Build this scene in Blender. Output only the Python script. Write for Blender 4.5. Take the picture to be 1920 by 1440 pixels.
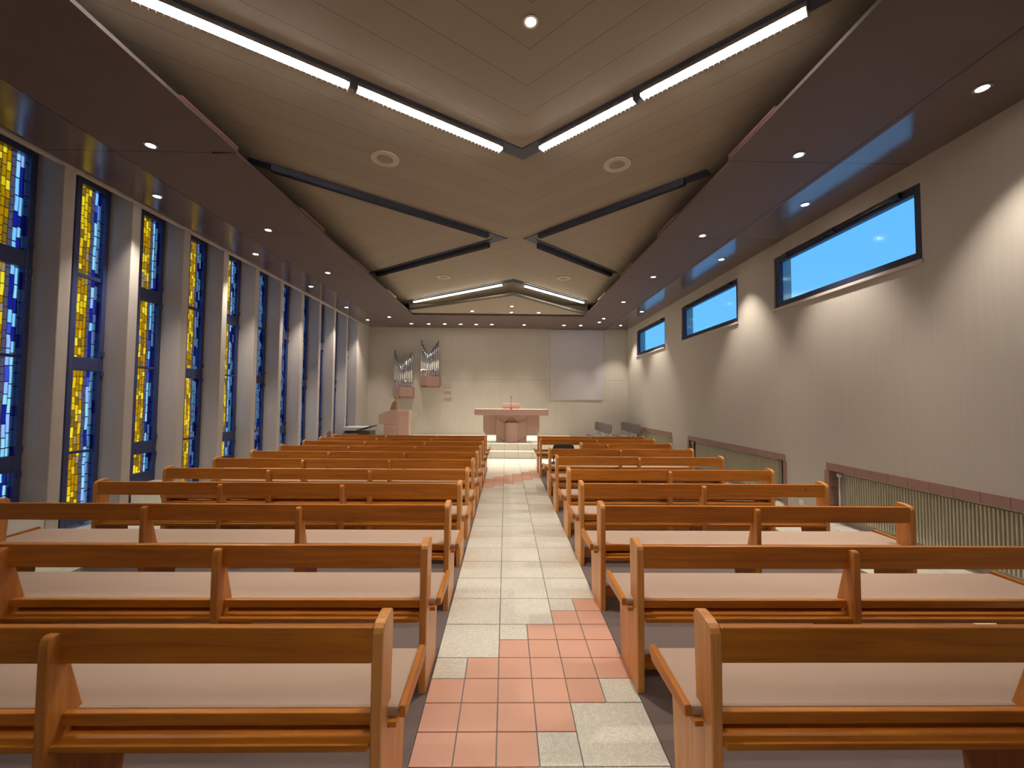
import bpy, bmesh, math, random
from mathutils import Vector, Matrix
random.seed(7)
scene = bpy.context.scene
for o in list(bpy.data.objects): bpy.data.objects.remove(o)
C = scene.collection
PI = math.pi

# ------------------------------------------------------------------ camera
H = 1.66
cd = bpy.data.cameras.new('camera'); cam = bpy.data.objects.new('camera', cd); C.objects.link(cam)
cd.sensor_width = 36; cd.lens = 775.1/1920*36; cd.clip_start = .05; cd.clip_end = 200
pit, yaw, rol = .0407, .0147, .0082
f = Vector((math.sin(yaw)*math.cos(pit), math.cos(yaw)*math.cos(pit), math.sin(pit)))
rt = Vector((math.cos(yaw), -math.sin(yaw), 0)); up = rt.cross(f)
r2 = rt*math.cos(rol)+up*math.sin(rol); u2 = up*math.cos(rol)-rt*math.sin(rol)
M = Matrix((r2, u2, -f)).transposed().to_4x4(); M.translation = (0, 0, H)
cam.matrix_world = M
scene.camera = cam

# ------------------------------------------------------------------ world, exposure
vs = scene.view_settings
vs.view_transform = 'Standard'; vs.look = 'None'; vs.gamma = 1; vs.use_curve_mapping = False
vs.exposure = 0.25
w = bpy.data.worlds.new('dusk_sky'); scene.world = w; w.use_nodes = True
nt = w.node_tree; nt.nodes.clear()
tc = nt.nodes.new('ShaderNodeTexCoord'); sp = nt.nodes.new('ShaderNodeSeparateXYZ')
rp = nt.nodes.new('ShaderNodeValToRGB'); bg = nt.nodes.new('ShaderNodeBackground'); ou = nt.nodes.new('ShaderNodeOutputWorld')
nt.links.new(tc.outputs['Generated'], sp.inputs[0]); nt.links.new(sp.outputs['Z'], rp.inputs[0])
e = rp.color_ramp.elements
e[0].position = 0.0; e[0].color = (.80, .93, 1.0, 1)
e[1].position = .8; e[1].color = (.50, .70, 1.0, 1)
nt.links.new(rp.outputs[0], bg.inputs[0]); bg.inputs[1].default_value = 1.15
nt.links.new(bg.outputs[0], ou.inputs[0])

# strengths
SPOT_W = 190; BACK_W = 120; TUBE_E = 47; SLIM_E = 14; LENS_E = 30

# ------------------------------------------------------------------ material helpers
def newmat(name):
    m = bpy.data.materials.new(name); m.use_nodes = True
    n = m.node_tree; b = n.nodes['Principled BSDF']
    return m, n, b
def N(n, t, **k):
    x = n.nodes.new('ShaderNode'+t)
    for a, v in k.items(): setattr(x, a, v)
    return x
def math_(n, op, a, b=None, c=None):
    x = N(n, 'Math', operation=op)
    for i, v in enumerate((a, b, c)):
        if v is None: continue
        if isinstance(v, (int, float)): x.inputs[i].default_value = v
        else: n.links.new(v, x.inputs[i])
    return x.outputs[0]
def mixc(n, fac, a, b):
    x = N(n, 'Mix', data_type='RGBA')
    for s, v in ((x.inputs['Factor'], fac), (x.inputs[6], a), (x.inputs[7], b)):
        if isinstance(v, (int, float)): s.default_value = v
        elif isinstance(v, tuple): s.default_value = (*v, 1)
        else: n.links.new(v, s)
    return x.outputs[2]
def bump(n, b, h, dist=.002, st=.4):
    x = N(n, 'Bump'); x.inputs['Strength'].default_value = st; x.inputs['Distance'].default_value = dist
    n.links.new(h, x.inputs['Height']); n.links.new(x.outputs[0], b.inputs['Normal'])
def simple(name, col, rough=.5, metal=0, noise=.08, scale=6, bmp=0, bscale=200, coat=0):
    m, n, b = newmat(name)
    t = N(n, 'TexCoord'); nz = N(n, 'TexNoise'); nz.inputs['Scale'].default_value = scale
    n.links.new(t.outputs['Object'], nz.inputs['Vector'])
    c = mixc(n, nz.outputs[0], tuple(max(0, v*(1-noise)) for v in col), tuple(min(1, v*(1+noise)) for v in col))
    n.links.new(c, b.inputs['Base Color'])
    b.inputs['Roughness'].default_value = rough; b.inputs['Metallic'].default_value = metal
    b.inputs['Coat Weight'].default_value = coat
    if bmp:
        z = N(n, 'TexNoise'); z.inputs['Scale'].default_value = bscale; z.inputs['Detail'].default_value = 3
        n.links.new(t.outputs['Object'], z.inputs['Vector']); bump(n, b, z.outputs[0], .002, bmp)
    return m
def emit(name, col, s):
    m, n, b = newmat(name)
    b.inputs['Base Color'].default_value = (*col, 1)
    b.inputs['Emission Color'].default_value = (*col, 1); b.inputs['Emission Strength'].default_value = s
    return m
def wood(name, axis, dark=(.36, .100, .006), light=(.64, .225, .016)):
    m, n, b = newmat(name)
    t = N(n, 'TexCoord'); oi = N(n, 'ObjectInfo'); va = N(n, 'VectorMath', operation='ADD')
    cx = N(n, 'CombineXYZ'); r = math_(n, 'MULTIPLY', oi.outputs['Random'], 37.0)
    for i in range(3): n.links.new(r, cx.inputs[i])
    n.links.new(t.outputs['Object'], va.inputs[0]); n.links.new(cx.outputs[0], va.inputs[1])
    mp = N(n, 'Mapping'); s = [9., 9., 9.]; s[axis] = .55; mp.inputs['Scale'].default_value = s
    n.links.new(va.outputs[0], mp.inputs[0])
    nz = N(n, 'TexNoise'); nz.inputs['Scale'].default_value = 2.2; nz.inputs['Detail'].default_value = 5; nz.inputs['Distortion'].default_value = 1.2
    n.links.new(mp.outputs[0], nz.inputs['Vector'])
    mp2 = N(n, 'Mapping'); s = [70., 70., 70.]; s[axis] = 2.; mp2.inputs['Scale'].default_value = s
    n.links.new(va.outputs[0], mp2.inputs[0])
    n2 = N(n, 'TexNoise'); n2.inputs['Scale'].default_value = 2; n.links.new(mp2.outputs[0], n2.inputs['Vector'])
    v = N(n, 'TexVoronoi'); v.inputs['Scale'].default_value = 2.3; n.links.new(va.outputs[0], v.inputs['Vector'])
    knot = math_(n, 'LESS_THAN', v.outputs['Distance'], .035)
    cr = N(n, 'ValToRGB'); cr.color_ramp.elements[0].position = .3; cr.color_ramp.elements[0].color = (*dark, 1)
    cr.color_ramp.elements[1].position = .72; cr.color_ramp.elements[1].color = (*light, 1)
    fac = math_(n, 'ADD', math_(n, 'MULTIPLY', nz.outputs[0], .8), math_(n, 'MULTIPLY', n2.outputs[0], .22))
    n.links.new(fac, cr.inputs[0])
    c = mixc(n, math_(n, 'MULTIPLY', knot, .6), cr.outputs[0], (.08, .02, .004))
    n.links.new(c, b.inputs['Base Color'])
    b.inputs['Roughness'].default_value = .38; b.inputs['Coat Weight'].default_value = .12; b.inputs['Coat Roughness'].default_value = .2
    return m

MAT = {}
MAT['woodX'] = wood('wood_lengthwise', 0)
MAT['woodY'] = wood('wood_crosswise', 1)
MAT['woodZ'] = wood('wood_upright', 2, (.40, .125, .018), (.64, .25, .045))
MAT['woodEnd'] = wood('aisle_lit_wood_upright', 2, (.54, .205, .045), (.78, .35, .09))  # wood made paler for the end panels, aisle light put into the colour
MAT['boxwood'] = simple('pinkish_brown_box', (.34, .205, .17), .55)
MAT['oak'] = wood('pale_oak', 2, (.45, .26, .11), (.6, .38, .18))
MAT['cushion'] = simple('cushion_fabric', (.47, .335, .25), .95, noise=.04, scale=300, bmp=.2, bscale=900)
MAT['carpet'] = simple('brown_grey_carpet', (.185, .135, .118), .95, noise=.06, scale=3, bmp=.5, bscale=400)
MAT['cream'] = None
def cream():
    m, n, b = newmat('mottled_cream_tile')
    t = N(n, 'TexCoord'); nz = N(n, 'TexNoise'); nz.inputs['Scale'].default_value = 34; nz.inputs['Detail'].default_value = 2; nz.inputs['Distortion'].default_value = 2.5
    n.links.new(t.outputs['Object'], nz.inputs['Vector'])
    cr = N(n, 'ValToRGB'); cr.color_ramp.elements[0].position = .46; cr.color_ramp.elements[0].color = (.68, .65, .54, 1)
    cr.color_ramp.elements[1].position = .56; cr.color_ramp.elements[1].color = (.80, .77, .65, 1)
    n.links.new(nz.outputs[0], cr.inputs[0]); n.links.new(cr.outputs[0], b.inputs['Base Color'])
    b.inputs['Roughness'].default_value = .33
    return m
MAT['cream'] = cream()
MAT['pink'] = simple('salmon_tile', (.74, .41, .29), .36, noise=.06, scale=8)
MAT['grout'] = simple('grey_grout', (.24, .21, .19), .9)
MAT['frame'] = simple('blue_grey_window_metal', (.045, .06, .16), .4, noise=.05)
MAT['frame_dark'] = simple('dark_window_metal', (.022, .027, .06), .5)
MAT['channel'] = simple('blue_ceiling_channel', (.065, .075, .115), .5, noise=.05)
MAT['gap_shade'] = simple('grey_gap_shade', (.10, .095, .08), .6, noise=.05)  # shade of the gap at the ceiling step, put into a strip colour
MAT['stone'] = simple('pinkish_sandstone', (.44, .275, .215), .6, noise=.05, scale=9, bmp=.1, bscale=90)
MAT['stone_dark'] = simple('sandstone_seam', (.13, .07, .055), .8)
MAT['terra'] = simple('terracotta_trim', (.30, .17, .145), .55, noise=.1, scale=5)
MAT['white'] = simple('white_enamel', (.72, .70, .64), .4)
MAT['radiator'] = simple('cream_enamel_radiator', (.52, .49, .36), .45, noise=.04)
MAT['chrome'] = simple('polished_pipe_metal', (.72, .74, .78), .16, metal=1, noise=.03)
MAT['dark'] = simple('black_plastic', (.02, .02, .022), .4)
MAT['greyfab'] = simple('grey_upholstery', (.20, .165, .155), .9, bmp=.3)
MAT['charcoal'] = simple('charcoal_upholstery', (.035, .035, .04), .8, bmp=.3)
MAT['ringwhite'] = simple('pale_plastic_rim', (.55, .47, .37), .5)
MAT['canvas'] = simple('pale_grey_panel', (.52, .49, .50), .85, noise=.02)
MAT['alu'] = simple('satin_aluminium', (.6, .6, .6), .35, metal=1)
MAT['console'] = simple('dark_brown_lacquer', (.07, .04, .035), .3)
MAT['copper'] = simple('copper_edge_strip', (.55, .26, .2), .3, metal=.6)
MAT['lens'] = emit('lit_spot_lens', (1, .93, .86), LENS_E)
MAT['tube'] = emit('lit_fluorescent_tube', (1, .95, .88), TUBE_E)
MAT['slim'] = emit('lit_slim_diffuser', (1, .93, .78), SLIM_E)
MAT['tube_off'] = simple('unlit_tube', (.55, .5, .45), .4)
def tinted(name, col, rough=.1):
    m, n, b = newmat(name); n.nodes.remove(b)
    o = n.nodes['Material Output']; tr = N(n, 'BsdfTransparent'); gl = N(n, 'BsdfGlossy'); mx = N(n, 'MixShader')
    tr.inputs[0].default_value = (*[v**.5 for v in col], 1);   # light crosses two faces of the pane
    gl.inputs['Roughness'].default_value = rough; gl.inputs[0].default_value = (.6, .6, .6, 1)
    mx.inputs[0].default_value = .05
    n.links.new(tr.outputs[0], mx.inputs[1]); n.links.new(gl.outputs[0], mx.inputs[2]); n.links.new(mx.outputs[0], o.inputs[0])
    return m
MAT['bluepane'] = tinted('blue_tinted_pane', (.16, .50, .97))
def stained(name, seed, ysplit, warm=1.):
    """stained glass: columns of small rectangular cells; local y across 0..1 via Generated, z height in metres via Object"""
    m, n, b = newmat(name); n.nodes.remove(b); o = n.nodes['Material Output']
    t = N(n, 'TexCoord'); g = N(n, 'SeparateXYZ'); n.links.new(t.outputs['Generated'], g.inputs[0])
    ob = N(n, 'SeparateXYZ'); n.links.new(t.outputs['Object'], ob.inputs[0])
    u, z = g.outputs['Y'], ob.outputs['Z']
    NC = 8
    uc = math_(n, 'MULTIPLY', u, NC)
    wv = N(n, 'TexNoise', noise_dimensions='1D'); wv.inputs['Scale'].default_value = 3.0
    wv.inputs['W'].default_value = seed
    n.links.new(math_(n, 'ADD', z, seed), wv.inputs['W'])
    uc = math_(n, 'ADD', uc, math_(n, 'MULTIPLY', math_(n, 'SUBTRACT', wv.outputs[0], .5), .55))
    col = math_(n, 'FLOOR', uc)
    # vertical cells per column (1D voronoi)
    fr = math_(n, 'SUBTRACT', 9.5, math_(n, 'MULTIPLY', math_(n, 'GREATER_THAN', col, ysplit+.5), 3.2))
    W = math_(n, 'ADD', math_(n, 'MULTIPLY', z, fr), math_(n, 'MULTIPLY', math_(n, 'ADD', col, seed), 71.3))
    v = N(n, 'TexVoronoi', voronoi_dimensions='1D'); v.inputs['Scale'].default_value = 1; n.links.new(W, v.inputs['W'])
    ve = N(n, 'TexVoronoi', voronoi_dimensions='1D', feature='DISTANCE_TO_EDGE'); ve.inputs['Scale'].default_value = 1; n.links.new(W, ve.inputs['W'])
    rnd = N(n, 'SeparateColor'); n.links.new(v.outputs['Color'], rnd.inputs[0])
    ry = N(n, 'ValToRGB'); ry.color_ramp.interpolation = 'CONSTANT'
    el = ry.color_ramp.elements; el[0].position = 0; el[0].color = (.55, .31, .005, 1); el[1].position = .3; el[1].color = (.88, .60, .02, 1)
    for p, c in ((.5, (.98, .74, .06)), (.68, (.33, .20, .035)), (.82, (.62, .33, .012)), (.93, (.45, .32, .22))):
        q = el.new(p); q.color = (*c, 1)
    rb = N(n, 'ValToRGB'); rb.color_ramp.interpolation = 'CONSTANT'
    el = rb.color_ramp.elements; el[0].position = 0; el[0].color = (.025, .04, .34, 1); el[1].position = .2; el[1].color = (.33, .66, .98, 1)
    for p, c in ((.55, (.42, .74, 1.)), (.80, (.10, .14, .70)), (.88, (.42, .56, .98))):
        q = el.new(p); q.color = (*c, 1)
    n.links.new(rnd.outputs[0], ry.inputs[0]); n.links.new(rnd.outputs[1], rb.inputs[0])
    isb = math_(n, 'GREATER_THAN', col, ysplit+.5); c = mixc(n, isb, ry.outputs[0], rb.outputs[0])
    ismid = math_(n, 'COMPARE', col, float(ysplit), .5); c = mixc(n, ismid, c, (.16, .14, .20))
    isedge = math_(n, 'GREATER_THAN', col, 6.5); c = mixc(n, math_(n, 'MULTIPLY', isedge, .6), c, (.06, .09, .40))
    fx = math_(n, 'FRACT', uc); ex = math_(n, 'MINIMUM', fx, math_(n, 'SUBTRACT', 1.0, fx))
    lead = math_(n, 'MAXIMUM', math_(n, 'LESS_THAN', ex, .05), math_(n, 'LESS_THAN', ve.outputs['Distance'], .035))
    c = mixc(n, lead, c, (.03, .03, .04))
    tr = N(n, 'BsdfTransparent'); gl = N(n, 'BsdfGlossy'); mx = N(n, 'MixShader')
    gl.inputs['Roughness'].default_value = .2; gl.inputs[0].default_value = (.5, .5, .5, 1); mx.inputs[0].default_value = .05
    gm = N(n, 'Gamma'); gm.inputs[1].default_value = .68; n.links.new(c, gm.inputs[0]); c = gm.outputs[0]
    n.links.new(c, tr.inputs[0]); n.links.new(tr.outputs[0], mx.inputs[1]); n.links.new(gl.outputs[0], mx.inputs[2]); n.links.new(mx.outputs[0], o.inputs[0])
    return m
def wallmat(name, col, seams=False):
    m, n, b = newmat(name)
    t = N(n, 'TexCoord'); s = N(n, 'SeparateXYZ'); n.links.new(t.outputs['Object'], s.inputs[0])
    nz = N(n, 'TexNoise'); mp = N(n, 'Mapping'); mp.inputs['Scale'].default_value = (9, 9, .35)
    n.links.new(t.outputs['Object'], mp.inputs[0]); n.links.new(mp.outputs[0], nz.inputs['Vector']); nz.inputs['Scale'].default_value = 3
    c = mixc(n, nz.outputs[0], tuple(v*.93 for v in col), tuple(v*1.06 for v in col))
    if seams:
        a = math_(n, 'LESS_THAN', math_(n, 'ABSOLUTE', math_(n, 'SUBTRACT', s.outputs['Z'], 2.45)), .006)
        a = math_(n, 'MULTIPLY', a, math_(n, 'GREATER_THAN', s.outputs['X'], -2.2))
        v = math_(n, 'LESS_THAN', math_(n, 'ABSOLUTE', math_(n, 'SUBTRACT', s.outputs['X'], .46)), .005)
        v = math_(n, 'MULTIPLY', v, math_(n, 'LESS_THAN', s.outputs['Z'], 2.45))
        c = mixc(n, math_(n, 'MULTIPLY', math_(n, 'MAXIMUM', a, v), .5), c, (.15, .12, .1))
    n.links.new(c, b.inputs['Base Color']); b.inputs['Roughness'].default_value = .85
    z = N(n, 'TexNoise'); z.inputs['Scale'].default_value = 120; n.links.new(t.outputs['Object'], z.inputs['Vector']); bump(n, b, z.outputs[0], .002, .25)
    return m
MAT['wall'] = wallmat('beige_plaster', (.49, .45, .39))
MAT['wallback'] = wallmat('beige_back_plaster', (.53, .49, .42), True)
MAT['pier'] = wallmat('pale_pier_plaster', (.54, .49, .44))
def soffitmat():
    m, n, b = newmat('glossy_brown_soffit')
    t = N(n, 'TexCoord'); s = N(n, 'SeparateXYZ'); n.links.new(t.outputs['Object'], s.inputs[0])
    def line(axis, p, wd): return math_(n, 'LESS_THAN', math_(n, 'ABSOLUTE', math_(n, 'SUBTRACT', s.outputs[axis], p)), wd)
    k = line('X', -4.31, .006)
    k = math_(n, 'MAXIMUM', k, line('X', 3.68, .006))
    fy = math_(n, 'FRACT', math_(n, 'DIVIDE', math_(n, 'SUBTRACT', s.outputs['Y'], 4.48-2.18*4), 2.18))
    k = math_(n, 'MAXIMUM', k, math_(n, 'LESS_THAN', fy, .004))
    nz = N(n, 'TexNoise'); nz.inputs['Scale'].default_value = 1.5; n.links.new(t.outputs['Object'], nz.inputs['Vector'])
    c = mixc(n, nz.outputs[0], (.135, .097, .090), (.150, .110, .102))
    c = mixc(n, k, c, (.02, .012, .01))
    n.links.new(c, b.inputs['Base Color']); 
    inner = math_(n, 'MULTIPLY', math_(n, 'GREATER_THAN', s.outputs['X'], -4.31), math_(n, 'LESS_THAN', s.outputs['X'], 3.74))
    n.links.new(math_(n, 'ADD', .17, math_(n, 'MULTIPLY', inner, .48)), b.inputs['Roughness'])
    n.links.new(math_(n, 'SUBTRACT', .85, math_(n, 'MULTIPLY', inner, .45)), b.inputs['Specular IOR Level'])
    return m
MAT['soffit'] = soffitmat()
def ceilmat():
    m, n, b = newmat('beige_ceiling_planks')
    t = N(n, 'TexCoord'); s = N(n, 'SeparateXYZ'); n.links.new(t.outputs['Object'], s.inputs[0])
    dx = math_(n, 'SUBTRACT', s.outputs['X'], .18); ax = math_(n, 'ABSOLUTE', dx)
    sl = math_(n, 'ADD', .73, math_(n, 'MULTIPLY', math_(n, 'GREATER_THAN', dx, 0.), .24))
    a = math_(n, 'MULTIPLY', ax, sl)
    sg = math_(n, 'SUBTRACT', math_(n, 'MULTIPLY', math_(n, 'LESS_THAN', s.outputs['Y'], 7.68), 2.), 1.)
    v = math_(n, 'ADD', s.outputs['Y'], math_(n, 'MULTIPLY', a, sg))
    q = math_(n, 'FRACT', math_(n, 'DIVIDE', math_(n, 'SUBTRACT', v, 3.47-4.2), .42))
    ln = math_(n, 'LESS_THAN', q, .022)
    fl = math_(n, 'FLOOR', math_(n, 'DIVIDE', math_(n, 'SUBTRACT', v, 3.47-4.2), .42))
    wn = N(n, 'TexWhiteNoise', noise_dimensions='1D'); n.links.new(fl, wn.inputs['W'])
    c = mixc(n, wn.outputs[0], (.335, .285, .22), (.355, .303, .235))
    c = mixc(n, math_(n, 'MULTIPLY', ln, .55), c, (.08, .055, .035))
    n.links.new(c, b.inputs['Base Color']); b.inputs['Roughness'].default_value = .75
    return m
MAT['ceil'] = ceilmat()

# ------------------------------------------------------------------ mesh helpers
def bx(bm, x0, x1, y0, y1, z0, z1, mi=0):
    v = [bm.verts.new(p) for p in ((x0,y0,z0),(x1,y0,z0),(x1,y1,z0),(x0,y1,z0),(x0,y0,z1),(x1,y0,z1),(x1,y1,z1),(x0,y1,z1))]
    for q in ((0,3,2,1),(4,5,6,7),(0,1,5,4),(1,2,6,5),(2,3,7,6),(3,0,4,7)):
        fc = bm.faces.new([v[i] for i in q]); fc.material_index = mi
def prism(bm, pts, a0, a1, axis, mi=0):
    """extrude polygon pts (2D) along axis; other two axes in cyclic xyz order"""
    def P(p, a):
        if axis == 0: return (a, p[0], p[1])
        if axis == 1: return (p[0], a, p[1])
        return (p[0], p[1], a)
    A = [bm.verts.new(P(p, a0)) for p in pts]; B = [bm.verts.new(P(p, a1)) for p in pts]
    n = len(pts)
    fs = [bm.faces.new(A), bm.faces.new(B[::-1])]
    for i in range(n): fs.append(bm.faces.new((A[i], B[i], B[(i+1) % n], A[(i+1) % n])))
    for x in fs: x.material_index = mi
def cyl(bm, p0, p1, r0, r1=None, seg=12, mi=0, smooth=True):
    r1 = r0 if r1 is None else r1
    p0, p1 = Vector(p0), Vector(p1); d = (p1-p0).normalized()
    a = Vector((1, 0, 0)) if abs(d.x) < .8 else Vector((0, 1, 0))
    u = d.cross(a).normalized(); v = d.cross(u)
    A = [bm.verts.new(p0+(u*math.cos(t)+v*math.sin(t))*r0) for t in [2*PI*i/seg for i in range(seg)]]
    B = [bm.verts.new(p1+(u*math.cos(t)+v*math.sin(t))*r1) for t in [2*PI*i/seg for i in range(seg)]]
    bm.faces.new(A[::-1]).material_index = mi; bm.faces.new(B).material_index = mi
    for i in range(seg):
        q = bm.faces.new((A[i], A[(i+1) % seg], B[(i+1) % seg], B[i])); q.smooth = smooth; q.material_index = mi
def tube(bm, pts, r, seg=8):
    for a, b in zip(pts, pts[1:]): cyl(bm, a, b, r, seg=seg)
def bar(bm, p0, p1, wd, z0, z1, mi=0):
    """box along horizontal segment p0-p1 (xy)"""
    a, b = Vector(p0), Vector(p1); d = (b-a).normalized(); n = Vector((-d.y, d.x))*wd/2
    prism(bm, [tuple(a-n), tuple(b-n), tuple(b+n), tuple(a+n)], z0, z1, 2, mi)
def ring(bm, c, r0, r1, z0, z1, seg=24, mi=0):
    L = []
    for r, z in ((r0, z0), (r1, z0), (r1, z1), (r0, z1)):
        L.append([bm.verts.new((c[0]+r*math.cos(2*PI*i/seg), c[1]+r*math.sin(2*PI*i/seg), z)) for i in range(seg)])
    for k in range(4):
        A, B = L[k], L[(k+1) % 4]
        for i in range(seg):
            q = bm.faces.new((A[i], A[(i+1) % seg], B[(i+1) % seg], B[i])); q.material_index = mi
def roundpts(pts, rad, n=4):
    out = []
    L = len(pts)
    for i, p in enumerate(pts):
        r = rad[i] if isinstance(rad, (list, tuple)) else rad
        p = Vector(p)
        if not r: out.append(tuple(p)); continue
        a = (Vector(pts[i-1])-p); b = (Vector(pts[(i+1) % L])-p)
        ra = min(r, a.length*.49); rb = min(r, b.length*.49)
        A = p+a.normalized()*ra; B = p+b.normalized()*rb
        for k in range(n+1):
            t = k/n; out.append(tuple(A*(1-t)**2+p*2*t*(1-t)+B*t*t))
    return out
def obj(name, bm, mats, parent=None, bevel=0, loc=None):
    bmesh.ops.recalc_face_normals(bm, faces=bm.faces)
    me = bpy.data.meshes.new(name); bm.to_mesh(me); bm.free()
    for m in (mats if isinstance(mats, (list, tuple)) else [mats]): me.materials.append(MAT[m] if isinstance(m, str) else m)
    o = bpy.data.objects.new(name, me); C.objects.link(o)
    if parent: o.parent = parent
    if loc: o.location = loc
    if bevel:
        b = o.modifiers.new('bevel', 'BEVEL'); b.width = bevel; b.segments = 2; b.limit_method = 'ANGLE'; b.angle_limit = .6
    return o
def tag(o, label, cat, group=None):
    o['label'] = label; o['category'] = cat
    if group: o['group'] = group
    return o
def thing(name, label, cat, loc=(0, 0, 0), rz=0, group=None):
    o = bpy.data.objects.new(name, None); C.objects.link(o); o.location = loc; o.rotation_euler.z = rz
    o.empty_display_size = .1
    return tag(o, label, cat, group)
def struct(name, bm, m, parent=None, bevel=0):
    o = obj(name, bm, m, parent, bevel)
    if not parent: o['kind'] = 'structure'
    return o
def dup(root, loc, rz=None, label=None):
    r = root.copy(); C.objects.link(r); r.location = loc
    if rz is not None: r.rotation_euler.z = rz
    if label: r['label'] = label
    for ch in list(root.children):
        c = ch.copy(); C.objects.link(c); c.parent = r
        for g in list(ch.children):
            d = g.copy(); C.objects.link(d); d.parent = c
    return r
B = bmesh.new

# ------------------------------------------------------------------ dimensions
XL, XR, YB, YF = -5.1, 4.55, 15.35, -5.2
ZS, ZC = 4.36, 4.72
EL, ER, EB = -3.0, 2.50, 13.05     # inner edges of the soffit tray

# ------------------------------------------------------------------ floor
T = .2; X0 = -.03; Y0 = 1.944; AX0, AX1 = X0-2*T, X0+4*T
def pinkcell(c, i):
    k = i % 32
    return c <= k <= c+4 or c <= k-32 <= c+4
bm = B(); bx(bm, XL-.5, XR+.4, YF, YB+.2, -.12, -.006); struct('floor', bm, 'grout')
bm = B(); g = .0035
i_lo = -34; i_hi = 49
for i in range(i_lo, i_hi, 2):
    for c in range(-2, 4, 2):
        cells = [(c+a, i+b) for a in (0, 1) for b in (0, 1)]
        if not any(pinkcell(*q) for q in cells):
            bx(bm, X0+c*T+g, X0+(c+2)*T-g, Y0+i*T+g, min(Y0+(i+2)*T-g, 12.0), -.008, 0)
        else:
            for (cc, ii) in cells:
                bx(bm, X0+cc*T+g, X0+(cc+1)*T-g, Y0+ii*T+g, Y0+(ii+1)*T-g, -.008, 0, 1 if pinkcell(cc, ii) else 0)
struct('floor_aisle', bm, ['cream', 'pink'])
bm = B()
def tiles(bm, x0, x1, y0, y1, s=.4):
    x = x0
    while x < x1-.01:
        y = y0
        while y < y1-.01:
            bx(bm, x+g, min(x+s, x1)-g, y+g, min(y+s, y1)-g, -.008, 0); y += s
        x += s
CL, CR, CY = -4.12, 3.56, 10.35
tiles(bm, XL-.35, CL, YF, YB); tiles(bm, CR, XR+.15, YF, YB)
tiles(bm, CL, AX0, CY, YB); tiles(bm, AX1, CR, CY, YB)
struct('floor_side_tiles', bm, 'cream')
for nm, a, b in (('floor_carpet_left', CL, AX0), ('floor_carpet_right', AX1, CR)):
    bm = B(); bx(bm, a, b, YF, CY, -.02, .004); struct(nm, bm, 'carpet')
# chancel steps
PX0, PX1 = -4.35, 2.35
bm = B(); bx(bm, PX0, PX1, 11.95, YB, -.05, .19, 1)
def facing(bm, x0, x1, yf, z0, z1, s=.4):
    x = X0-20*s
    while x < x1:
        a, b = max(x, x0), min(x+s, x1)
        if b-a > .02: bx(bm, a+g, b-g, yf-.008, yf, z0+.004, z1)
        x += s
def tread(bm, x0, x1, y0, y1, z, s=.4):
    x = X0-20*s
    while x < x1:
        a, b = max(x, x0), min(x+s, x1)
        if b-a > .02:
            y = y0
            while y < y1-.02:
                bx(bm, a+g, b-g, y+(g if y > y0 else -.012), min(y+s, y1)-g, z, z+.012); y += s
        x += s
facing(bm, PX0, PX1, 11.95, 0, .19); tread(bm, PX0, PX1, 11.95, 12.25, .19)
bx(bm, PX0, PX1, 12.25, YB, .19, .38, 1)
facing(bm, PX0, PX1, 12.25, .2, .38); tread(bm, PX0, PX1, 12.25, YB-.02, .38)
struct('floor_chancel_steps', bm, ['cream', 'grout'])
PZ = .392

# ------------------------------------------------------------------ walls
bm = B(); bx(bm, XL-.6, XR+.6, YB, YB+.25, -.1, ZC+.1); struct('wall_back', bm, 'wallback')
bm = B(); bx(bm, XL-.6, XR+.6, YF-.25, YF, -.1, ZC+.1); struct('wall_front', bm, 'wall')
# right wall with three high windows and three radiator niches
WIN_R = [(4.40, 6.90), (8.00, 10.60), (11.72, 14.28)]; WZ0, WZ1 = 3.25, 4.12
NICHE = [(2.25, 5.83), (6.69, 10.28), (11.28, 14.27)]; NZ = .80
bm = B(); x0, x1 = XR, XR+.3
bx(bm, x0, x1, YF, YB, NZ, WZ0); bx(bm, x0, x1, YF, YB, WZ1, ZC+.1)
edges = [YF]+[v for ab in WIN_R for v in ab]+[YB]
for a, b in zip(edges[0::2], edges[1::2]): bx(bm, x0, x1, a, b, WZ0, WZ1)
edges = [YF]+[v for ab in NICHE for v in ab]+[YB]
for a, b in zip(edges[0::2], edges[1::2]): bx(bm, x0, x1, a, b, -.1, NZ)
for a, b in NICHE: bx(bm, x0+.16, x1, a, b, -.1, NZ)
struct('wall_right', bm, 'wall')
wi = 1
for a, b in WIN_R:
    bm = B(); xf = XR+.025; t = .1
    bx(bm, xf, xf+.07, a, a+t, WZ0, WZ1); bx(bm, xf, xf+.07, b-t, b, WZ0, WZ1)
    bx(bm, xf, xf+.07, a+t, b-t, WZ0, WZ0+t); bx(bm, xf, xf+.07, a+t, b-t, WZ1-t, WZ1)
    o = struct('window_%d' % wi, bm, 'frame_dark', bevel=.006)
    bm = B(); bx(bm, xf+.03, xf+.042, a+t-.01, b-t+.01, WZ0+t-.01, WZ1-t+.01); obj('pane', bm, 'bluepane', o)
    bm = B(); bx(bm, XR-.035, XR+.0245, a-.02, b+.02, WZ0-.045, WZ0-.002); obj('sill', bm, 'pier', o, .004)
    bm = B(); ya = a+.55*(b-a)
    bx(bm, xf-.035, xf+.0, a+.25, b-.25, WZ1-.055, WZ1-.03)
    for yy in (a+.3, (a+b)/2, b-.3): bx(bm, xf-.045, xf, yy-.06, yy+.06, WZ1-.07, WZ1-.012)
    obj('opener', bm, 'dark', o)
    wi += 1
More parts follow.
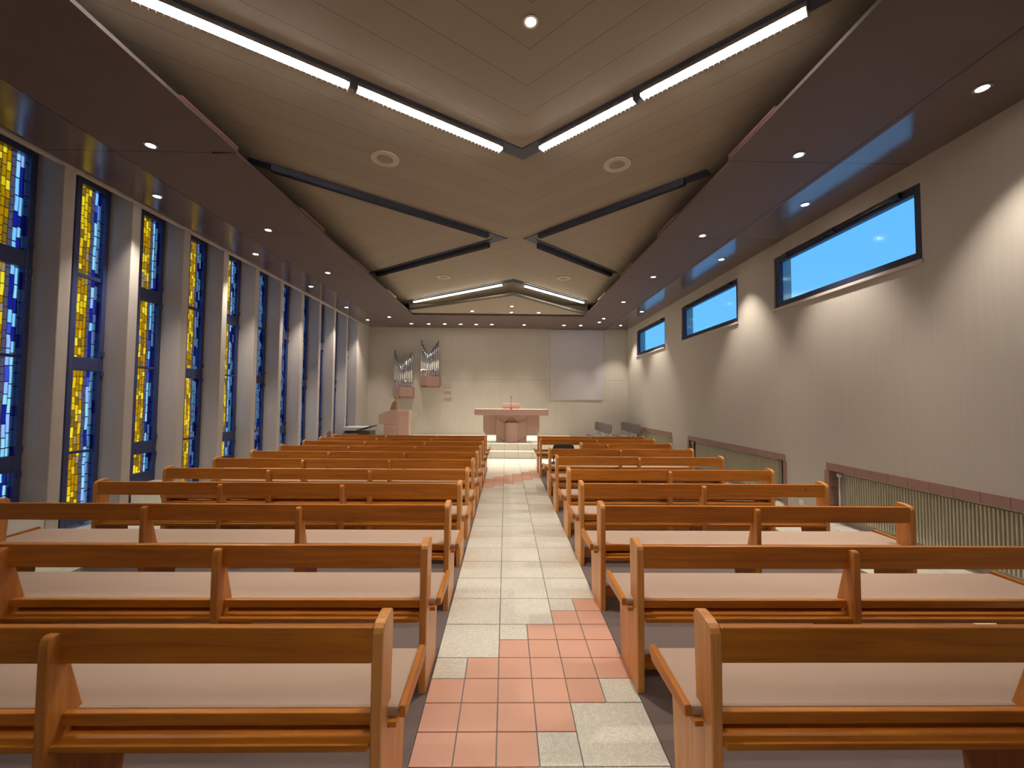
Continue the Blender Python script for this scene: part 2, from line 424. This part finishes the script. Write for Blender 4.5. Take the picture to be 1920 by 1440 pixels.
for k, (a, b) in enumerate(NICHE):
    bm = B(); n = max(1, round((b-a)/.24)); s = (b-a)/n; wd = .085
    for i in range(n): bx(bm, XR-.012, XR+.14, a+i*s+.002, a+(i+1)*s-.002, NZ-.075, NZ+.03)
    for yy0, yy1 in ((a-.03, a+.05), (b-.05, b+.03)):
        for j in range(3): bx(bm, XR-.011, XR+.14, yy0, yy1, .005+j*.24, .24*(j+1)-.0)
    struct('trim_%d' % (k+1), bm, 'terra', bevel=.003)
    lab = ['cream ribbed panel radiator in the nearest niche under the right wall', 'cream ribbed panel radiator in the middle niche of the right wall', 'cream ribbed panel radiator in the farthest niche by the stacked corner chairs'][k]
    r = thing('radiator', lab, 'radiator', (XR+.08, (a+b)/2, 0), 0, 'radiators in the wall niches')
    h = (b-a)/2-.28
    bm = B(); z0, z1 = .1, .70; y = -h
    bx(bm, .02, .045, -h, h, z0, z1)
    while y < h:
        prism(bm, [(.022, y+.006), (-.02, y+.012), (-.02, y+.026), (.022, y+.030)], z0+.015, z1-.015, 2); y += .035
    obj('panel', bm, 'radiator', r)
    bm = B(); bx(bm, -.025, .05, -h, h, z1-.003, z1+.016); obj('top_grille', bm, 'radiator', r)
    bm = B(); cyl(bm, (-.045, h+.1, .03), (-.045, h+.1, .66), .011, seg=10); cyl(bm, (-.045, h+.1, .1), (-.0, h-.01, .1), .01, seg=8)
    pp = obj('pipe', bm, 'white', r)
    bm = B(); cyl(bm, (-.045, h+.1, .655), (-.045, h+.1, .70), .03, seg=14); obj('valve_knob', bm, 'white', pp)
tag((lambda bm: (bx(bm, XR-.012, XR+.003, 6.30, 6.38, .10, .18), bx(bm, XR-.016, XR-.01, 6.325, 6.355, .125, .155), obj('wall_socket', bm, 'white', bevel=.003))[-1])(B()),
    'small white power socket low on the right wall between two radiator niches', 'socket')

# left wall: piers, window slots
WE = [4.73, 5.61, 6.51, 7.43, 8.38, 9.32, 10.28, 11.26, 12.23, 13.2, 14.15]; WW = .44
XW = -5.45
bm = B()
bx(bm, XL-.35, XL, YF, WE[0]-WW-.33, -.1, ZS)        # solid wall beside and behind the camera
bx(bm, XW-.2, XW, YF, WE[0]-WW, -.1, ZC+.1)
struct('wall_left', bm, 'pier')
def pier(k, y_near, y_mid, y_far):
    bm = B(); prism(bm, [(XW-.12, y_near), (XL, y_near), (XL, y_mid), (XW, y_far), (XW-.12, y_far)], -.1, 4.47, 2)
    return struct('wall_left_pier_%d' % k, bm, 'pier', bevel=.008)
pier(0, WE[0]-WW-.33, WE[0]-WW-.24, WE[0]-WW)
for k, y in enumerate(WE):
    if k < len(WE)-1: pier(k+1, y, y+.13, WE[k+1]-WW)
bm = B(); prism(bm, [(XW-.12, WE[-1]), (XL, WE[-1]), (XL, YB), (XW-.12, YB)], -.1, 4.47, 2); struct('wall_left_pier_11', bm, 'pier')
bm = B(); bx(bm, XW-.2, XL-.02, YF, YB, 4.46, ZC+.1); bx(bm, XL-.045, XL+.01, YF, YB, ZS-.03, 4.47); struct('wall_left_lintel', bm, 'pier')
bm = B(); bx(bm, XW-.2, XW-.12, YF, YB, -.1, .06); struct('wall_left_base', bm, 'pier')
for k, y in enumerate(WE):
    y0, y1 = y-WW, y; typeA = (k % 2 == 1); fx0, fx1 = XW-.02, XW+.05; t = .06
    zb = .06 if typeA else .40; zt = 4.455
    if not typeA:
        bm = B(); prism(bm, [(XW-.12, y0), (XW, y0), (XL-.012, y0-.28), (XL-.012, y1), (XW-.12, y1)], -.1, .40, 2); struct('wall_left_sill_%d' % k, bm, 'white', bevel=.004)
    bm = B()
    bx(bm, fx0, fx1, y0, y0+t, zb, zt); bx(bm, fx0, fx1, y1-t, y1, zb, zt)
    cuts = [(zb, zb+(.09 if typeA else .15)), (zt-.075, zt)]
    thick = [(2.0, 2.17)] if typeA else [(.83, 1.01), (3.11, 3.30)]
    thin = [(.95, .985), (3.19, 3.24)] if typeA else [(2.095, 2.13)]
    for a, b in cuts+thick: bx(bm, fx0, fx1, y0+t, y1-t, a, b)
    for a, b in thin: bx(bm, fx0+.02, fx1-.02, y0+t, y1-t, a, b)
    desc = 'window_%d' % wi; wi += 1
    o = struct(desc, bm, 'frame', bevel=.005)
    allc = sorted(cuts+thick+thin)
    split = [4, 4, 4, 4, 3, 3, 2, 1, 1, 1, 1][k]
    smat = stained('stained_glass_%d' % (k+1), 3.7*(k+1), split)
    bm = B()
    for (a0, a1), (b0, b1) in zip(allc, allc[1:]): bx(bm, XW+.008, XW+.016, y0+t-.008, y1-t+.008, a1-.008, b0+.008)
    obj('stained_glass', bm, smat, o)
    bm = B()
    for a, b in thick:
        for zz in (a-.06, b+.03): bx(bm, fx1-.01, fx1+.022, y1-.045, y1-.012, zz, zz+.07)
    obj('hinge', bm, 'frame', o, .004)

# ------------------------------------------------------------------ ceiling and soffit
bm = B(); bx(bm, XL-.35, XR+.35, YF, YB+.1, ZC, ZC+.15); struct('ceiling', bm, 'ceil')
def soff(name, x0, x1, y0, y1): 
    bm = B(); bx(bm, x0, x1, y0, y1, ZS, ZS+.03); return bm
bm = soff('', XL, EL, YF, YB); 
bx(bm, ER, XR, YF, YB, ZS, ZS+.03); bx(bm, EL, ER, EB, YB, ZS, ZS+.03)
y = 4.48-2.18*4
while y < EB:
    for xe, s in ((EL, 1), (ER, -1)):
        ya, yb = max(y, YF), min(y+2.18, EB)
        prism(bm, [(xe-s*.02, ya), (xe+s*.0, ya), (xe+s*.035, yb-.004), (xe-s*.02, yb-.004)], ZS-.002, ZS+.034, 2)
    y += 2.18
prism(bm, [(-3.25, ZS), (-3.25, ZS-.015), (EL+.0, ZS-.001), (EL, ZS)], 4.48, EB+.2, 1)
struct('ceiling_soffit', bm, 'soffit')
bm = B(); bx(bm, EL-.1, ER+.1, EB+.03, EB+.06, ZS+.03, ZC)
prism(bm, [(-2.98, 12.55), (.19, 10.56), (2.5, 12.88), (2.62, 13.08), (-3.1, 13.08)], 4.42, 4.46, 2)
struct('ceiling_gable', bm, 'ceil')
bm = B(); y = 4.48-2.18*4
while y < EB:
    for xe, s in ((EL, 1), (ER, -1)):
        ya, yb = y+2.18-.78, y+2.18
        if ya > YF and yb < EB: prism(bm, [(xe-s*.02, ya), (xe+s*.026, ya), (xe+s*.040, yb-.004), (xe-s*.02, yb-.004)], ZS+.0341, ZS+.06, 2)
    y += 2.18
struct('trim_1_ceiling_edge', bm, 'copper')

# chevron channels in the ceiling, plus a strip painting a shadow gap
def mitre(path, wd, z0, z1, bm):
    P = [Vector(p) for p in path]; L, Rr = [], []
    for i, p in enumerate(P):
        if i == 0: d = (P[1]-P[0]).normalized(); n = Vector((-d.y, d.x)); o = n*wd/2
        elif i == len(P)-1: d = (P[-1]-P[-2]).normalized(); n = Vector((-d.y, d.x)); o = n*wd/2
        else:
            d1 = (P[i]-P[i-1]).normalized(); d2 = (P[i+1]-P[i]).normalized()
            n1 = Vector((-d1.y, d1.x)); n2 = Vector((-d2.y, d2.x)); n = (n1+n2).normalized(); o = n*(wd/2/n.dot(n1))
        L.append(p+o); Rr.append(p-o)
    for i in range(len(P)-1): prism(bm, [tuple(L[i]), tuple(L[i+1]), tuple(Rr[i+1]), tuple(Rr[i])], z0, z1, 2)
CH = {'near': [(-3.6, 2.48), (.18, 5.0), (2.95, 2.38)],
      'left': [(-3.32, 5.22), (-.13, 7.67), (-3.25, 9.93)],
      'right': [(2.66, 5.33), (.42, 7.67), (2.56, 9.69)],
      'far': [(-3.02, 12.72), (.17, 10.38), (2.40, 12.48)],
      'last': [(-3.34, 13.90), (.195, 11.68), (2.72, 14.0)]}
CH['rear'] = [(-3.2, 1.0), (.18, -1.45), (2.55, .85)]
CLAB = {'rear': 'blue metal ceiling channel behind the viewpoint', 'near': 'blue metal V-shaped ceiling channel holding the lit tube lights', 'left': 'blue metal arrow-shaped ceiling channel pointing right with unlit lights',
        'right': 'blue metal arrow-shaped ceiling channel pointing left with unlit lights', 'far': 'blue metal chevron ceiling channel holding the far slim lights',
        'last': 'thin grey chevron strip painted as the shadow gap of the small ceiling triangle'}
for k, p in CH.items():
    bm = B(); pp = p
    if k == 'last':
        pp = [(-2.08, 13.03), (.195, 11.68), (1.66, 13.03)]
        pp = [(-2.98, 12.6), (.19, 10.62), (2.5, 12.95)]  # grey strip paints the shadow gap along the lower triangle's edge
    mitre(pp, .17 if k != 'last' else .10, *((ZC-.012, ZC-.0005) if k != 'last' else (4.405, 4.4195)), bm)
    tag(obj('ceiling_channel', bm, 'channel' if k != 'last' else 'gap_shade'), CLAB[k], 'ceiling channel', 'ceiling channels')

def luminaire(p0, p1, lit, label, wd=.115, off=0, slim=False):
    a, b = Vector(p0), Vector(p1); d = (b-a).normalized(); nrm = Vector((-d.y, d.x)); a = a+nrm*off; b = b+nrm*off
    L = (b-a).length; mid = (a+b)/2
    t = thing('linear_light', label, 'ceiling light', (mid.x, mid.y, ZC-.0125), math.atan2(d.y, d.x), 'linear lights in the ceiling channels')
    h = L/2
    if slim:
        bm = B(); bx(bm, -h, h, -.04, .04, -.03, 0); obj('housing', bm, 'alu', t)
        n = 2
        for i in range(n):
            bm = B(); bx(bm, -h+i*L/n+.02, -h+(i+1)*L/n-.02, -.032, .032, -.055, -.031); obj('lamp_tube', bm, 'slim', t, .004)
        return t
    bm = B(); bx(bm, -h, h, -wd/2, wd/2, -.02, 0)
    zp = -.048 if lit else -.078
    bx(bm, -h, h, -wd/2, -wd/2+.004, zp, -.02); bx(bm, -h, h, wd/2-.004, wd/2, zp, -.02)
    bx(bm, -h, h, -.004, .004, -.078, -.02)
    for q in (-h, h-.006): bx(bm, q, q+.006, -wd/2, wd/2, -.078, -.02)
    obj('housing', bm, 'alu' if lit else 'channel', t)
    for s in (-1, 1):
        bm = B(); cyl(bm, (-h+.03, s*wd/4, -.045), (h-.03, s*wd/4, -.045), .016, seg=10); obj('lamp_tube', bm, 'tube' if lit else 'tube_off', t)
    bm = B(); n = int(L/.045)
    for i in range(n+1):
        x = -h+i*L/n
        for s in (-1, 1): bx(bm, x-.0012, x+.0012, s*wd/4-wd/4+.006, s*wd/4+wd/4-.006, -.078, -.05)
    lv = obj('louvre', bm, 'alu' if lit else 'dark', t)
    return t
def along(p, q, a, b):
    p, q = Vector(p), Vector(q); return tuple(p+(q-p)*a), tuple(p+(q-p)*b)
n_ = CH['near']
luminaire((-1.475, 3.90), (-.09, 4.822), True, 'lit twin-tube light left of the near V apex')
luminaire((-3.12, 2.80), (-1.53, 3.862), True, 'lit twin-tube light running off the top left of the view')
luminaire((.40, 4.79), (1.265, 3.972), True, 'lit twin-tube light right of the near V apex')
luminaire((1.315, 3.925), (2.285, 3.008), True, 'lit twin-tube light at the upper right end of the near V')
luminaire(*along(*CH['left'][:2], .06, .92), False, 'unlit louvred light along the near arm of the left arrow channel', .08, -.05)
luminaire(*along(*CH['left'][1:], .08, .97), False, 'unlit louvred light along the far arm of the left arrow channel', .08, -.045)
luminaire(*along(*CH['right'][:2], .09, .91), False, 'unlit louvred light along the near arm of the right arrow channel', .08, .05)
luminaire(*along(*CH['right'][1:], .1, .97), False, 'unlit louvred light along the far arm of the right arrow channel', .08, .045)
luminaire((-2.86, 12.64), (-.12, 10.63), True, 'lit slim light on the left arm of the far chevron', slim=True)
luminaire((.47, 10.72), (2.36, 12.48), True, 'lit slim light on the right arm of the far chevron', slim=True)

luminaire((.40, -1.28), (2.3, .55), True, 'lit twin-tube light behind the viewpoint, right arm')
luminaire((-.10, -1.28), (-2.6, .45), True, 'lit twin-tube light behind the viewpoint, left arm')
# ring speakers
for (x, y), lab in zip([(-1.56, 5.15), (1.41, 5.19), (-1.57, 10.16), (1.41, 10.13)],
        ['round ceiling loudspeaker below the left lit tubes', 'round ceiling loudspeaker below the right lit tubes', 'round ceiling loudspeaker above the far slim light, left side', 'round ceiling loudspeaker above the far slim light, right side']):
    t = thing('ceiling_loudspeaker', lab, 'loudspeaker', (x, y, ZC), 0, 'round ceiling loudspeakers')
    bm = B(); ring(bm, (0, 0), .10, .175, -.014, 0, 32); obj('rim', bm, 'ringwhite' if 'ringwhite' in MAT else 'canvas', t, .004)
    bm = B(); cyl(bm, (0, 0, -.006), (0, 0, 0), .10, seg=32); obj('grille', bm, 'ceil', t)

# ------------------------------------------------------------------ spotlights
def spot(x, y, z, W, label, group, tgt=None, big=1.2, cone=80):
    t = thing('recessed_spotlight', label, 'spotlight', (x, y, z), 0, group)
    bm = B(); ring(bm, (0, 0), .036*big, .052*big, -.008, -.0002, 20); obj('trim_ring', bm, 'alu', t)
    bm = B(); cyl(bm, (0, 0, -.006), (0, 0, -.0005), .036*big, seg=16); obj('lens', bm, 'lens', t)
    if W:
        l = bpy.data.lights.new('spot_lamp', 'SPOT'); l.energy = W; l.color = (1, .90, .79); l.spot_size = math.radians(cone); l.spot_blend = .75; l.shadow_soft_size = .03
        lo = bpy.data.objects.new('spot_lamp', l); C.objects.link(lo); lo.parent = t; lo.location = (0, 0, -.02)
        if tgt:
            d = Vector(tgt)-Vector((x, y, z)); lo.rotation_euler = d.to_track_quat('-Z', 'Y').to_euler()
    return t
ordn = ['first', 'second', 'third', 'fourth', 'fifth', 'sixth', 'seventh', 'eighth', 'ninth', 'tenth', 'eleventh']
def srow(pts, side, grp, W, z=ZS, **k):
    for i, (x, y) in enumerate(pts):
        tg = (x*.3, y, 0) if 'inner' in side else None
        if 'inner' in side and 10 < y < 14: tg = (.2, 12.5, .7)
        spot(x, y, z, W, 'lit recessed spotlight in %s, %s from the camera' % (side, ordn[i]), grp, tg, **k)
srow([(-3.82, y) for y in (4.37, 6.56, 8.77, 13.42)], 'the inner row of the left soffit', 'left soffit spotlights, inner row', SPOT_W)
srow([(-4.69, y) for y in (5.5, 7.68, 9.87, 12.08, 13.95)], 'the wall row of the left soffit', 'left soffit spotlights, wall row', SPOT_W)
srow([(3.16, y) for y in (4.34, 6.54, 8.77, 11.04, 13.3, 13.92)], 'the inner row of the right soffit', 'right soffit spotlights, inner row', SPOT_W)
srow([(4.04, y) for y in (3.36, 5.45, 7.63, 12.2, 14.47)], 'the wall row of the right soffit', 'right soffit spotlights, wall row', SPOT_W*1.05)
bs = [-3.36, -2.75, -2.18, -1.62, -1.07, -.52, .63, 2.04, 2.64]
for i, x in enumerate(bs):
    tg = (x*.75, 13.4, 0) if i not in (3, 6) else ((0.2, 12.9, .8))
    spot(x, 14.56, ZS, BACK_W, 'lit spotlight in the rear soffit above the altar wall, %s from the left' % ordn[i], 'rear soffit spotlights', (x*.9, 13.6, 0) if i in (2, 4, 7) else (x, 14.4, 0), 1.4, 62)
for (x, y), lab in zip([(-1.06, 12.66), (.15, 11.95), (.15, 12.8), (1.0, 12.8)], ['left one', 'topmost middle one', 'lower middle one', 'right one']):
    spot(x, y, 4.4195, BACK_W*2.2, 'lit spotlight in the small beige ceiling triangle before the altar, %s' % lab, 'ceiling spotlights before the altar')
spot(.174, 3.21, ZC, SPOT_W*1.2, 'single lit spotlight in the beige ceiling centre at the top of the view', 'ceiling centre spotlight')

# ------------------------------------------------------------------ pews
def end_profile():
    return roundpts([(0, 0), (0, .832), (.15, .846), (.13, .49), (.33, .42), (.375, .385), (.34, 0)], [0, .05, .05, .03, .03, .03, 0])
def mid_profile():
    return roundpts([(-.035, 0), (-.035, .812), (.01, .812), (.10, .49), (.28, .41), (.315, .38), (.27, 0)], [0, .05, .02, .02, .03, .03, 0])
def make_pew(xa, xb, mids, aisle, label, y, grp):
    """xa<xb outer faces of the end panels"""
    t = thing('church_pew', label, 'pew', (0, y, 0), 0, grp)
    th = .042
    for x in (xa, xb-th):
        bm = B(); prism(bm, end_profile(), x, x+th, 0); obj('end_panel', bm, 'woodEnd', t, .006)
    for x in mids:
        bm = B(); prism(bm, mid_profile(), x-.02, x+.02, 0); obj('centre_support', bm, 'woodZ', t, .006)
    bm = B(); bx(bm, xa+th, xb-th, .005, .035, .697, .826); obj('back_rail', bm, 'woodX', t, .005)
    bm = B(); bx(bm, xa+th, xb-th, 0.022, .048, .467, .512); obj('lower_rail', bm, 'woodX', t, .004)
    bm = B(); bx(bm, xa+th, xb-th, -.018, .13, .403, .428); obj('seat_plank', bm, 'woodX', t, .004)
    bm = B(); bx(bm, xa-.055, xb+.055, .13, .44, .43, .45); obj('seat_board', bm, 'woodX', t, .003)
    bm = B(); bx(bm, xa-.042, xb+.042, .075, .455, .451, .496)
    obj('cushion', bm, 'cushion', t, .012)
    for x in (xa-.07, xb+.045):
        bm = B(); prism(bm, [(.07, .458), (.07, .502), (.45, .512), (.475, .48), (.43, .445)], x, x+.026, 0); obj('seat_edge', bm, 'woodY', t, .004)
    for x in (xa-.04, xb+.008):
        bm = B(); bx(bm, x, x+.032, .05, .11, .438, .458); obj('bracket', bm, 'woodY', t)
    bm = B(); bx(bm, xa+th, xb-th, .10, .122, .07, .15); obj('base_stretcher', bm, 'woodX', t, .003)
    return t
LY = [1.55, 2.41, 3.33, 4.19, 5.02, 5.86, 6.70, 7.54, 8.40, 9.14, 9.84]
RY = [1.55, 2.41, 3.33, 4.22, 5.08, 6.25, 7.26, 9.14, 9.84]
LLAB = ['nearest pew of the left block, cut off by the bottom of the frame'] + ['orange-brown wooden pew in the left block, %s row counted from the camera' % o for o in ordn[1:11]]
pl = make_pew(-4.08, -.44, [-2.82, -1.62], 1, LLAB[0], LY[0], 'pews of the left block')
for y, lab in zip(LY[1:], LLAB[1:]): dup(pl, (0, y, 0), label=lab)
RLAB = ['nearest pew of the right block, cut off by the bottom of the frame'] + ['orange-brown wooden pew in the right block, %s row counted from the camera' % o for o in ordn[1:7]] + \
       ['full-length wooden pew of the right block just beyond the short pew', 'front pew of the right block, nearest the altar steps']
pr = make_pew(.765, 3.32, [2.02], -1, RLAB[0], RY[0], 'pews of the right block')
for y, lab in zip(RY[1:], RLAB[1:]): dup(pr, (0, y, 0), label=lab)
make_pew(1.49, 3.32, [2.02], -1, 'shortened wooden pew of the right block, beside the dark chair', 8.2, 'pews of the right block')

# dark chair in the gap left by the short pew
def chair_parts(t, fab, leg, w_=.42, h=.86, seat=.46, arch=.1):
    """faces +y"""
    bm = B(); prism(bm, roundpts([(-w_/2, -.2), (w_/2, -.2), (w_/2, .2), (-w_/2, .2)], .05), seat-.03, seat+.02, 2); obj('seat', bm, fab, t, .01)
    bm = B(); prism(bm, roundpts([(-w_/2, seat+.14), (w_/2, seat+.14), (w_/2+.0, h-.02), (w_/2-.06, h), (-w_/2+.06, h), (-w_/2, h-.02)], [.08, .08, .10, .06, .06, .10]), -.235, -.195, 1); obj('backrest', bm, fab, t, .01)
    for sx in (-1, 1):
        bm = B(); x = sx*(w_/2-.02); cyl(bm, (x, .18, 0), (x, .17, seat-.03), .011, seg=8); obj('leg', bm, leg, t)
        bm = B(); tube(bm, [(x, -.24, 0), (x, -.19, seat-.02), (x, -.215, seat+.3)], .011); obj('leg', bm, leg, t)
    return t
chair_parts(thing('dark_chair', 'dark padded chair standing in the gap beside the short right pew', 'chair', (1.08, 7.92, .004), 0), 'charcoal', 'dark', .40, .86)

# corner chairs
ch0 = None
k = 0
for xi, x in enumerate((3.15, 4.1)):
    for yi, y in enumerate((14.75, 14.15, 13.5)):
        lab = 'grey chrome-legged chair, %s row by the rear right corner, %s' % (['left', 'right'][xi], ['nearest the back wall', 'middle one', 'nearest the pews'][yi])
        if ch0 is None:
            ch0 = chair_parts(thing('padded_chair', lab, 'chair', (x, y, .0), PI/2+.4, 'grey chairs in the rear right corner'), 'greyfab', 'chrome', .44, .93, .48)
        else: dup(ch0, (x, y, 0), PI/2+.4, lab)

# ------------------------------------------------------------------ altar
t = thing('altar', 'pinkish sandstone altar with thick overhanging top slab and carved front', 'altar', (.178, 12.62, PZ))
bm = B(); prism(bm, roundpts([(-1.12, .83), (1.12, .83), (1.12, 1.015), (-1.12, 1.015)], .03), -.12, .62, 1); obj('top_slab', bm, 'stone', t, .01)
for s in (-1, 1):
    bm = B(); pts = [(s*.47, .83), (s*.86, .83), (s*.86, .34), (s*.80, .26), (s*.47, .26)]
    prism(bm, roundpts(pts, [0, .03, .05, .03, 0]), .05, .45, 1); obj('side_wing', bm, 'stone', t, .006)
    bm = B(); bx(bm, *(sorted((s*.47, s*.80))), .08, .42, .235, .262); obj('wing_ledge', bm, 'stone', t)
bm = B(); bx(bm, -.465, .465, .0, .5, 0, .83); obj('centre_block', bm, 'stone', t, .005)
bm = B()   # swelling front pillar with pointed relief
prof = []
for i in range(9):
    a = PI*(i/8); prof.append((-.20*math.cos(a), -.11*math.sin(a)))
prism(bm, [(x, y) for x, y in prof]+[(.20, .02), (-.20, .02)], .0, .60, 2)
for q in bm.faces: q.smooth = False
obj('front_pillar', bm, 'stone', t, .01)
bm = B()
def seam(bm, a, b, wd=.012, y=-.003):
    a, b = Vector(a), Vector(b); d = (b-a).normalized(); n = Vector((-d.y, d.x))*wd/2
    prism(bm, [tuple(a-n), tuple(b-n), tuple(b+n), tuple(a+n)], y, .004, 1)
seam(bm, (-.46, .73), (-.18, .60)); seam(bm, (-.18, .60), (0, .79)); seam(bm, (0, .79), (.18, .60)); seam(bm, (.18, .60), (.46, .73))
seam(bm, (-.46, .17), (-.19, .02)); seam(bm, (.46, .17), (.19, .02))
obj('carved_line', bm, 'stone_dark', t)
t = thing('tabernacle_box', 'small pinkish stone box with a lid on top of the altar', 'box', (.178, 12.98, PZ+1.015))
bm = B(); bx(bm, -.26, .26, 0, .2, 0, .05); obj('plinth', bm, 'stone', t)
bm = B(); bx(bm, -.28, .28, -.01, .22, .05, .165); obj('lid', bm, 'stone', t, .008)
t = thing('altar_microphone', 'thin dark gooseneck microphone standing on the altar', 'microphone', (.165, 12.6, PZ+1.015))
bm = B(); cyl(bm, (0, 0, 0), (0, 0, .02), .04, seg=16); obj('foot', bm, 'dark', t)
bm = B(); tube(bm, [(0, 0, .02), (0, 0, .28), (0.0, -.02, .36)], .006); obj('stem', bm, 'dark', t)
bm = B(); cyl(bm, (0, -.02, .36), (0, -.035, .40), .011, seg=10); obj('microphone_head', bm, 'dark', t)

# ------------------------------------------------------------------ ambo (lectern)
t = thing('ambo', 'pinkish stone ambo with stepped base left of the altar', 'lectern', (-3.55, 13.45, PZ))
bm = B(); prism(bm, [(-.55, .48), (-.55, .80), (-.2, .93), (.0, .93), (.0, .48)], 0, .42, 1); obj('upper_block', bm, 'stone', t, .006)
bm = B(); bx(bm, -.38, .0, .0, .42, 0, .476); obj('lower_block', bm, 'stone', t, .005)
bm = B(); prism(bm, [(.003, .06), (.38, .2), (.38, .55), (.003, .42)], 0, .93, 2); obj('side_slab', bm, 'stone', t, .008)
t = thing('carved_bookrest', 'carved wooden bird-shaped book rest standing on the stone ambo', 'book rest', (-3.62, 13.62, PZ+.93))
bm = B(); bx(bm, -.17, .09, -.09, .09, 0, .03); obj('base', bm, 'oak', t, .004)
bm = B(); prism(bm, roundpts([(.02, .03), (.09, .03), (.10, .40), (.04, .50), (-.06, .52), (-.05, .49), (.01, .45), (.05, .38)], .02), -.02, .02, 1); obj('curved_stem', bm, 'oak', t, .006)
bm = B(); prism(bm, [(-.17, .03), (-.0, .03), (.04, .25), (-.02, .32), (-.10, .24)], -.015, .015, 1); obj('wing', bm, 'terra', t, .004)
bm = B(); prism(bm, roundpts([(-.24, .415), (-.05, .43), (-.05, .455), (-.16, .455), (-.24, .44)], .01), -.10, .10, 1); obj('book_ledge', bm, 'alu', t, .003)

# organ console and bench
t = thing('organ_console', 'low dark brown organ console with grey top in the left rear corner', 'organ console', (-4.72, 12.95, 0))
bm = B(); bx(bm, -.33, .28, 0, .55, 0, .62); obj('body', bm, 'stone', t, .006)
bm = B(); prism(bm, [(-.37, .70), (.25, .70), (.36, .80), (-.34, .80)], -.06, .7, 1); obj('lid', bm, 'canvas', t, .004)
bm = B(); bx(bm, -.25, .2, -.03, .2, .625, .69); obj('keyboard', bm, 'dark', t)
t = thing('organ_bench', 'dark brown bench standing between the organ console and the ambo', 'bench', (-4.18, 12.3, 0))
bm = B(); prism(bm, [(-.22, .72), (.2, .85), (.2, .89), (-.22, .76)], -.0, .6, 1); obj('slanted_top', bm, 'dark', t, .004)
bm = B(); bx(bm, -.17, .17, .02, .56, 0, .72); obj('cabinet', bm, 'console', t, .006)
bm = B(); prism(bm, [(0, 0), (.26, 0), (.20, .74), (.07, .80), (0, .78)], 0, .03, 0)
o = obj('folded_screen', bm, 'terra', bevel=.004, loc=(-4.75, 11.35, 0)); o.rotation_euler.z = .9; tag(o, 'reddish upright board leaning beside the left windows behind the pews', 'board')

# ------------------------------------------------------------------ organ pipes on the back wall
def organ(x, zb, label):
    t = thing('organ_pipe_case', label, 'pipe organ', (x, YB-.001, zb), 0, 'wall-mounted organ cases')
    pts = [(-.39, 0), (.39, 0), (.37, -.26), (-.06, -.46), (-.35, -.24)]
    bm = B(); prism(bm, pts, .02, .36, 2)
    prism(bm, [(-.33, 0), (.34, 0), (.32, -.2), (-.05, -.36), (-.3, -.18)], -.04, .02, 2)
    obj('wooden_box', bm, 'boxwood', t, .004)
    n = 11
    for i in range(n):
        u = i/(n-1); xx = -.30+.60*u
        yy = -.17-.17*(1-abs(u-.42)/.58)
        if u < .42: top = 1.60-1.22*0+(-.55)*(u/.42)**.8
        else: top = 1.05+.52*((u-.42)/.58)**1.1
        bm = B(); r = .027
        cyl(bm, (xx, yy, .36), (xx, yy, .62), .009, r*.95, seg=10); cyl(bm, (xx, yy, .62), (xx, yy, top+.1), r, seg=12)
        obj('pipe', bm, 'chrome', t)
    return t
organ(-3.76, 1.76, 'lower left wall organ case with silver pipes in a V outline')
organ(-2.80, 2.17, 'upper right wall organ case with silver pipes in a V outline')
t = thing('hymn_board', 'wall board of three pairs of thin brown rails beside the organ cases', 'hymn board', (-2.16, YB, 1.66))
for z in (.0, .235, .47):
    for dz in (0, .085):
        bm = B(); bx(bm, -.15, .15, -.02, 0, z+dz, z+dz+.012); obj('rail', bm, 'oak', t)
bm = B(); bx(bm, 1.64, 3.62, YB-.03, YB-.001, 1.71, 4.33); tag(obj('projection_screen', bm, 'canvas', bevel=.003), 'large plain pale grey panel hanging on the back wall right of the altar', 'screen')
